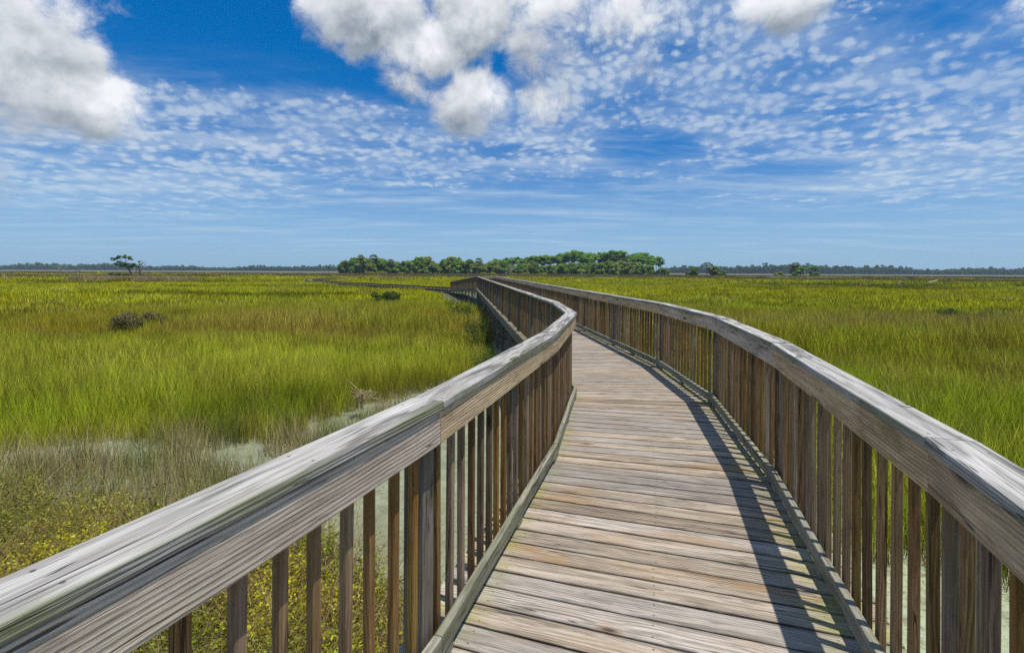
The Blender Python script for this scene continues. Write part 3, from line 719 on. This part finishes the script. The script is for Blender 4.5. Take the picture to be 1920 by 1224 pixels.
# snags at the far edge of the marsh
for xp, D, h, sd, lab in ((19, 230, 2.4, 21, 'squat dark stump nearest the frame edge in the far brown grass'), (42, 230, 2.2, 22, 'thin dark snag beside the squat stump in the far grass'), (69, 235, 2.8, 23, 'leaning broken snag between the stump and the pale dead crown'),
                      (110, 245, 7.0, 24, 'wide pale dead crown against the distant shore'), (146, 235, 5.0, 25, 'tall forked snag with a dark foot past the pale dead crown'), (318, 215, 1.8, 26, 'short dark stump beyond the dead tree on the hummock'),
                      (455, 330, 4.0, 27, 'thin grey dead bush far out before the low boardwalk')):
    dead_tree('tree_snag', 'dead tree', lab, xp, D, h, sd, PALE if h > 3 else BARK, .8, 'snags in the far marsh', .18)

# ------------------------------------------------------------------ shrubs and drift in the near marsh
def shrub(label, X, Y, w, h, leaf, seed, n=10, s=.05, dens=150):
    random.seed(seed); b = Blades(); t = MB()
    for _ in range(n):
        a = random.uniform(0, 6.28); r = w * math.sqrt(random.random()) * .8; c = Vector((r * math.cos(a), r * math.sin(a), h * random.uniform(.3, .85))); tube(t, [Vector((c.x * .3, c.y * .3, -.1)), c], [.015, .006], 4); clump(b, c, h * .3, dens, s, .9)
    return place('marsh_shrub', 'shrub', label, None, fin((b.mesh('foliage', LEAF[leaf]), t), BARK), (X, Y, GZ), 1.0, 0)
shrub('grey brown bush in the open grass well away from the walk', -18.6, 24.5, 1.3, 1.0, 'brown', 61, 20, .04, 220)
shrub('dark green bush among the straw grass near the low boardwalk', -11.7, 46, 1.6, 1.2, 'cedar', 62, 12, .07, 150)
shrub('dark bush in the olive grass outside the bend of the walk', 26.5, 28.5, 1.7, 1.1, 'cedar', 63, 12, .06, 150)
shrub('leafy green shrub growing against the pilings of the straight walk', -.75, 14.2, .32, .95, 'cedar', 64, 11, .022, 110)
shrub('taller leafy shrub by the pilings further along the straight walk', -1.35, 19.5, .4, 1.25, 'cedar', 65, 12, .025, 120)
shrub('dark shrub in the shade at the far end of the pilings', -2.9, 28.0, .7, 1.5, 'cedar', 66, 12, .05, 130)

rr = random.Random(3); mb = MB()
for i in range(70):
    a = rr.uniform(0, 6.28); L = rr.uniform(.10, .30); d = Vector((math.cos(a), math.sin(a), rr.uniform(-.25, .5))).normalized(); p = Vector((rr.gauss(.1, .15), rr.gauss(0, .13), .25 + rr.uniform(-.12, .1))); tube(mb, [p, p + d * L * .6 + Vector((0, 0, -.03)), p + d * L], [.011, .010, .004], 5)
tube(mb, [(.05, 0, .28), (-.22, .05, .52), (-.42, .06, .68)], [.016, .013, .006], 5)
for i in range(8): tube(mb, [(rr.gauss(0, .08), rr.gauss(0, .08), -.15), (rr.gauss(0, .1), rr.gauss(0, .1), .3)], [.012, .01], 5)
o = mb.build('dead_branches', STRAW); o.location = (-3.28, 10.6, GZ + .30); o.scale = (.8, .8, .8); tag(o, 'tangle of bleached dead twigs sticking up behind the near top rail', 'driftwood')
lf = MB(); lf.add([(-.026, 0, 0), (-.012, .007, .004), (.010, .008, .006), (.028, .001, .010), (.012, -.006, .004), (-.010, -.006, .001), (0, 0, -.001)], [(6, 0, 1), (6, 1, 2), (6, 2, 3), (6, 3, 4), (6, 4, 5), (6, 5, 0)]); lf.smooth = True
o = lf.build('fallen_leaf', plain('leaf_brown', (.26, .13, .05), .8)); o.location = (1.535, 1.903, CAPZ + .006); o.rotation_euler = (0, 0, 2.6); tag(o, 'curled brown dead leaf lying on the outer top rail', 'leaf')
# weathered plank and drift far out
mb = MB(); seg_board(mb, (0, 0, 0), (2.8, .4, .55), Vector((-.15, 1, 0)), Vector((-.15, 1, 0)), -.2, .2, 0, .12, .02, 0, 1, 1, 0); o = mb.build('plank', SAND); X, Y = spot(1741, 128); o.location = (X, Y, GZ + .72); tag(o, 'long pale plank lying tilted on the open grass far from the walk', 'plank')
mb = MB(); tube(mb, [(-.45, 0, 0), (-.4, 0, .5), (-.1, 0, .8), (.25, 0, .75), (.5, 0, .3), (.55, 0, 0)], [.07, .08, .08, .07, .06, .05]); o = mb.build('driftwood', PALE); X, Y = spot(1690, 98); o.location = (X, Y, GZ + .62); tag(o, 'small arched bit of pale driftwood in the grass before the plank', 'driftwood')
mb = MB(); tube(mb, [(-1.5, 0, .9), (-1.0, 0, .35), (-.2, 0, .1), (.8, 0, .3), (1.6, 0, .9)], [.05, .12, .15, .12, .05]); o = mb.build('driftwood', PALE); X, Y = spot(16, 120); o.location = (X, Y, GZ + .7); tag(o, 'curved grey driftwood log with upturned ends in the yellow grass', 'driftwood')

# straw hummock under the cedar, brown reed band before the island
hm = [patch(1.2, 150, .6, 1.25, .05, .2, .3, 2).mesh('tuft', GMF) for _ in range(3)]
x = RNG.uniform(-108, -84, 210) * 1.0; y = 128 + RNG.normal(0, 2.2, 210) + np.abs(x + 96) * .1
X0, Y0 = spot(248, 118); x = X0 + RNG.normal(0, 7.0, 420); x = np.clip(x, X0 - 16, X0 + 15); y = Y0 + RNG.normal(0, 2.0, len(x))
scatter('dry_grass', 'mound of pale brown dry grass around the lone cedar', 'dry grass', hm, np.c_[x, y, np.full_like(x, GZ + .1)], np.array([.34, .27, .165]) * RNG.uniform(.7, 1.2, (len(x), 1)), RNG.uniform(0, 6.28, len(x)), RNG.uniform(.8, 1.3, len(x)))
x = RNG.uniform(-330, 330, 2600); y = 292 + RNG.uniform(-26, 34, len(x)) + (vnoise(x, x * 0, 60, 71) - .5) * 22; k = (np.abs(x - 0) < 1.15 * y); x, y = x[k], y[k]
scatter('dry_grass', 'long belt of brown dry rushes in front of the wooded island', 'dry grass', [patch(3.0, 150, .7, 1.5, .12, .2, .3, 2).mesh('tuft', GMF) for _ in range(3)], np.c_[x, y, np.full_like(x, GZ)], np.array([.165, .125, .075]) * RNG.uniform(.65, 1.25, (len(x), 1)), RNG.uniform(0, 6.28, len(x)), RNG.uniform(.8, 1.1, len(x)))

# ------------------------------------------------------------------ distant shore
def treeline(name, label, pts, hfun, seed, dens):
    random.seed(seed); b = Blades()
    for i in range(len(pts) - 1):
        A = Vector((*pts[i], 0)); B = Vector((*pts[i + 1], 0)); L = (B - A).length; n = int(L * dens)
        for _ in range(n):
            f = (_ + random.uniform(-.2, 1.2)) / n; p = A.lerp(B, f); dep = random.uniform(-6, 26); h = hfun(p.x) * (.66 + .22 * random.random() + .42 * random.random() ** 8) + dep * .07
            d = (B - A).normalized(); nn = Vector((-d.y, d.x, 0)); q = p + nn * dep
            r = random.uniform(2.0, 3.6); z = h - r * .6
            clump(b, (q.x, q.y, GZ + z), r, 26, 1.5, .7)
            for zz in np.arange(1.0, max(z - r, 1.1), 2.6): clump(b, (q.x, q.y, GZ + zz), r * .8, 10, 1.7, .9)
    me = b.mesh(name, LEAF['far']); o = bpy.data.objects.new(name, me); COL.objects.link(o); tag(o, label, 'treeline', None, 'stuff'); return o
hl = lambda x: 9.5 + 2.2 * math.sin(x * .013 + 1) + 1.6 * math.sin(x * .041) - .003 * (x + 700)
treeline('treeline', 'blue green wooded shore on the horizon behind the lone cedar', [(-1440, 640), (-1320, 1010), (-900, 1075), (-330, 1120)], hl, 71, 1.7)
hr = lambda x: 13.5 + 2.6 * math.sin(x * .011 + 2.2) + 1.8 * math.sin(x * .037 + 1) - .0035 * max(0, x - 600) - .012 * max(0, 460 - x)
treeline('treeline', 'blue green wooded shore on the horizon behind the palm clumps', [(300, 1000), (600, 900), (1150, 900), (1420, 560)], hr, 72, 1.7)

# ------------------------------------------------------------------ the air
hm_ = bpy.data.materials.new('haze'); hm_.use_nodes = True
for n in list(hm_.node_tree.nodes): hm_.node_tree.nodes.remove(n)
ho = hm_.node_tree.nodes.new('ShaderNodeOutputMaterial'); hp = hm_.node_tree.nodes.new('ShaderNodeVolumePrincipled')
hp.inputs['Color'].default_value = (.74, .91, 1, 1); hp.inputs['Density'].default_value = .0002; hp.inputs['Anisotropy'].default_value = .2
hm_.node_tree.links.new(hp.outputs[0], ho.inputs['Volume'])
mb = MB(); x0, x1, y0, y1, z0, z1 = -1500, 1500, -60, 1250, GZ - 1.0, 26
mb.add([(x, y, z) for z in (z0, z1) for y in (y0, y1) for x in (x0, x1)], [(0, 2, 3, 1), (4, 5, 7, 6), (0, 1, 5, 4), (2, 6, 7, 3), (0, 4, 6, 2), (1, 3, 7, 5)])
tag(mb.build('haze', hm_), 'thin blue summer haze over the whole marsh', 'haze', None, 'stuff')

# ------------------------------------------------------------------ sun and sky
EL, AZ = 74.8, 120.5
hv = Vector((math.sin(R(AZ)), math.cos(R(AZ)), 0)); sv = hv * math.cos(R(EL)) + Vector((0, 0, math.sin(R(EL))))
l = bpy.data.lights.new('sun', 'SUN'); l.energy = 4.4; l.angle = R(.53); l.color = (1, .95, .87)
lo = bpy.data.objects.new('sun', l); COL.objects.link(lo); lo.rotation_euler = sv.to_track_quat('Z', 'Y').to_euler()

w = bpy.data.worlds.new('World'); S.world = w; w.use_nodes = True; nt = w.node_tree; N.T = nt
for n in list(nt.nodes): nt.nodes.remove(n)
w.cycles.sampling_method = 'MANUAL'; w.cycles.sample_map_resolution = 512
tc = N.node('ShaderNodeTexCoord'); D = N(tc.outputs['Generated']); dx, dy, dz = sep(D)
st = N.node('ShaderNodeTexSky', sky_type='NISHITA', sun_disc=False); st.sun_elevation = R(EL); st.sun_rotation = R(AZ); st.air_density = 1.0; st.dust_density = .6; st.ozone_density = 3.0
sky = N(st.outputs[0])
gam = N.node('ShaderNodeGamma'); gam.inputs[1].default_value = 1.0; N.put(gam.inputs[0], sky)
elev = fmax(dz, 0.0)
tintc = mix(step(elev, .0, .42), (.42, .68, 1.06), (.0, .66, 1.20))
blue = mix(1.0, sky, tintc, 'MULTIPLY')
# high thin layer: a flat sheet seen in perspective
iz = 1.0 / (fmax(dz, 0.0) + .035); qx = dx * iz; qy = dy * iz; Q = comb(qx, qy, 0.0)
def q2(px_, py_): return (px_ - 960) / (507 - py_), 920 / (507 - py_)
def dot3(a, v): return a[0] * v[0] + a[1] * v[1] + a[2] * v[2]
def unit(px_, py_): return Vector(((px_ - 960) / 920, 1, (507.7 - py_) / 920)).normalized()
def lobe(px_, py_, rx, ry):
    """falloff about a direction in the sky: 1 in the middle, 0 at rx / ry degrees out"""
    c = unit(px_, py_); e = c.cross(Vector((0, 0, 1))).normalized(); u = e.cross(c)
    a = dot3((dx, dy, dz), e) / math.sin(R(rx)); b = dot3((dx, dy, dz), u) / math.sin(R(ry)); f = step(dot3((dx, dy, dz), c), .1, .35)
    return (1.0 - a * a - b * b) * f - (1.0 - f) * 3.0
wn = N.node('ShaderNodeTexNoise'); N.put(wn.inputs['Vector'], Q); wn.inputs['Scale'].default_value = 1.3; wn.inputs['Detail'].default_value = 4
w1, w2, w3 = sep(N(wn.outputs['Color'])); Qw = comb(qx + (w1 - .5) * .22, qy + (w2 - .5) * .40, 0.0)
fl = N.node('ShaderNodeTexVoronoi', feature='SMOOTH_F1'); azi = N._m(dx, 'ARCTAN2', dy); lnr = N._m(fsqrt(qx * qx + qy * qy), 'LOGARITHM', math.e); Qc = comb(azi * 2.7 + (w1 - .5) * .14, lnr * 1.45 + (w2 - .5) * .14, 0.0); N.put(fl.inputs['Vector'], Qc); fl.inputs['Scale'].default_value = 18.0; fl.inputs['Smoothness'].default_value = .5
flock = 1.0 - N(fl.outputs['Distance'])
cell = noise(Qc, 17.0, 7, .68); big = noise(vmul(Q, .45, .75, 1), 1.0, 4, .58); wisp = noise(vmul(Qw, .35, 1.2, 1), 1.0, 6, .66); med = noise(Qw, 2.4, 4, .6)
dens_r = fmax(fmax(lobe(1600, 160, 25, 11), lobe(1230, 150, 15, 12)), fmax(lobe(1900, 250, 22, 6), lobe(1050, 230, 10, 7)))
dens_l = fmax(fmax(lobe(430, 240, 20, 7.0), lobe(760, 280, 18, 5)), lobe(150, 290, 22, 6))
clear = fmax(fmax(lobe(1210, 275, 7, 2.6), lobe(1720, 30, 9, 3.2)), fmax(lobe(400, 60, 15, 7.0), lobe(1480, 320, 9, 1.5)))
thin = step(fmax(dens_r, dens_l) + (med - .5) * 1.3 - fmax(clear, 0.0) * .9, -.25, .70)
tex = cell * .6 + flock * .42 - .52
puffs = step(tex + thin * .30 + (med - .5) * .45, .21, .46) * step(thin, .03, .45)
puffs = puffs * (.40 + .42 * step(big, .36, .62))
veil = thin * (.10 + .30 * step(med, .35, .68))
band = step(elev, .005, .06) * step(elev, .40, .22)
wis = step(wisp + (big - .5) * .5, .42, .78) * band * .68
cirro = 1.0 - (1.0 - puffs) * (1.0 - veil)
# heaped clouds: lobes about chosen directions, broken up into billows
def puff(V, sc):
    n = N.node('ShaderNodeTexVoronoi', feature='SMOOTH_F1'); N.put(n.inputs['Vector'], V); n.inputs['Scale'].default_value = sc; n.inputs['Smoothness'].default_value = .6
    return 1.0 - N(n.outputs['Distance'])
def lobes(p, spec):
    f = None
    for (a, b, rx, ry, amp) in spec:
        c = unit(a, b); e = c.cross(Vector((0, 0, 1))).normalized(); u = e.cross(c)
        A = dot3(p, e) / math.sin(R(rx)); B = dot3(p, u) / math.sin(R(ry)); on = step(dot3(p, c), .25, .5); v = (1.0 - A * A - B * B) * amp * on - (1.0 - on) * 3.0
        f = v if f is None else fmax(f, v)
    return f
SPEC = [(-10, 150, 8, 6.4, 1), (70, 175, 7.0, 4.4, 1), (50, 208, 8.0, 2.6, .9), (150, 182, 4.2, 3.2, .8), (-80, 60, 10, 12, 1), (10, 30, 5, 8, .95),
        (720, 0, 8.5, 7.5, 1), (790, 90, 7.0, 6.5, 1), (880, 185, 5.6, 4.6, 1), (880, 10, 8, 7, 1), (1010, 50, 6.5, 6.5, .85), (640, 10, 5, 5, .7), (1010, 190, 3.4, 3.0, .55), (1160, 50, 6.5, 5.0, .5), (1490, -14, 5.6, 3.4, .8), (1915, 4, 2.0, 1.5, .6)]
def cloud_density(dz_, fine=True):
    p = (dx, dy, dz + dz_); V0 = comb(*p)
    wv = N.node('ShaderNodeTexNoise'); N.put(wv.inputs['Vector'], V0); wv.inputs['Scale'].default_value = 7; wv.inputs['Detail'].default_value = 4
    wx, wy, wz = sep(N(wv.outputs['Color'])); V = comb(p[0] + (wx - .5) * .10, p[1] + (wy - .5) * .10, p[2] + (wz - .5) * .10)
    n = puff(V, 7.5) * .46 + puff(V, 18.0) * .30 + noise(V, 24.0, 8, .68) * .56
    return fmax(lobes(p, SPEC), -1.7) * .62 + (n - .72) * 1.35
d0 = cloud_density(0.0); d1 = cloud_density(.022)
al = step(d0, -.07, .40)
rel = d0 - d1
grey = step(noise(D, 5.0, 4, .62), .40, .60)
relL = lobes((dx, dy, dz), SPEC) - lobes((dx, dy, dz + .06), SPEC)
val = step(rel, -.42, .42) * .56 + step(relL, -.50, .70) * .66 + .05 - grey * .30 * step(d0, .10, .6) + (noise(D, 14.0, 5, .65) - .5) * .55 + .04
ccol = mix(fmin(fmax(val, 0.0), 1.0), (2.2, 2.75, 3.4), (9.3, 9.5, 9.8))
hi = mix(fmin(1.0 - (1.0 - cirro) * (1.0 - wis), .9), blue, (5.7, 6.7, 7.9))
full = mix(al * .97, hi, ccol)
# unseen broken cloud added overhead to whiten shadows and lift ambient light
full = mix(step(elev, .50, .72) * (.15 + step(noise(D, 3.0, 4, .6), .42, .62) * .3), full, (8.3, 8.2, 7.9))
# pale air near the horizon
full = mix(step(elev, .24, .0) * .70, full, (3.5, 5.7, 8.1))
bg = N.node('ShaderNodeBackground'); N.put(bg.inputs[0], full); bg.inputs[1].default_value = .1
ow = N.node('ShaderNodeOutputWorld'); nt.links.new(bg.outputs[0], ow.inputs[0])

# ------------------------------------------------------------------ camera
cam = bpy.data.cameras.new('camera'); co = bpy.data.objects.new('camera', cam); COL.objects.link(co); S.camera = co
cam.sensor_width = 36; cam.lens = 36 * 920 / 1920; cam.shift_y = -(612 - 507.7) / 1920; cam.clip_start = .02; cam.clip_end = 9000
co.location = (0, 0, H)
co.matrix_world = Matrix.Translation((0, 0, H)) @ Matrix.Rotation(R(90), 4, 'X') @ Matrix.Rotation(R(.3), 4, 'Z')
S.render.engine = 'CYCLES'
S.cycles.use_denoising = False; S.cycles.max_bounces = 6; S.cycles.diffuse_bounces = 3; S.cycles.transparent_max_bounces = 6
S.view_settings.view_transform = 'Standard'; S.view_settings.look = 'None'; S.view_settings.exposure = 0; S.view_settings.gamma = 1
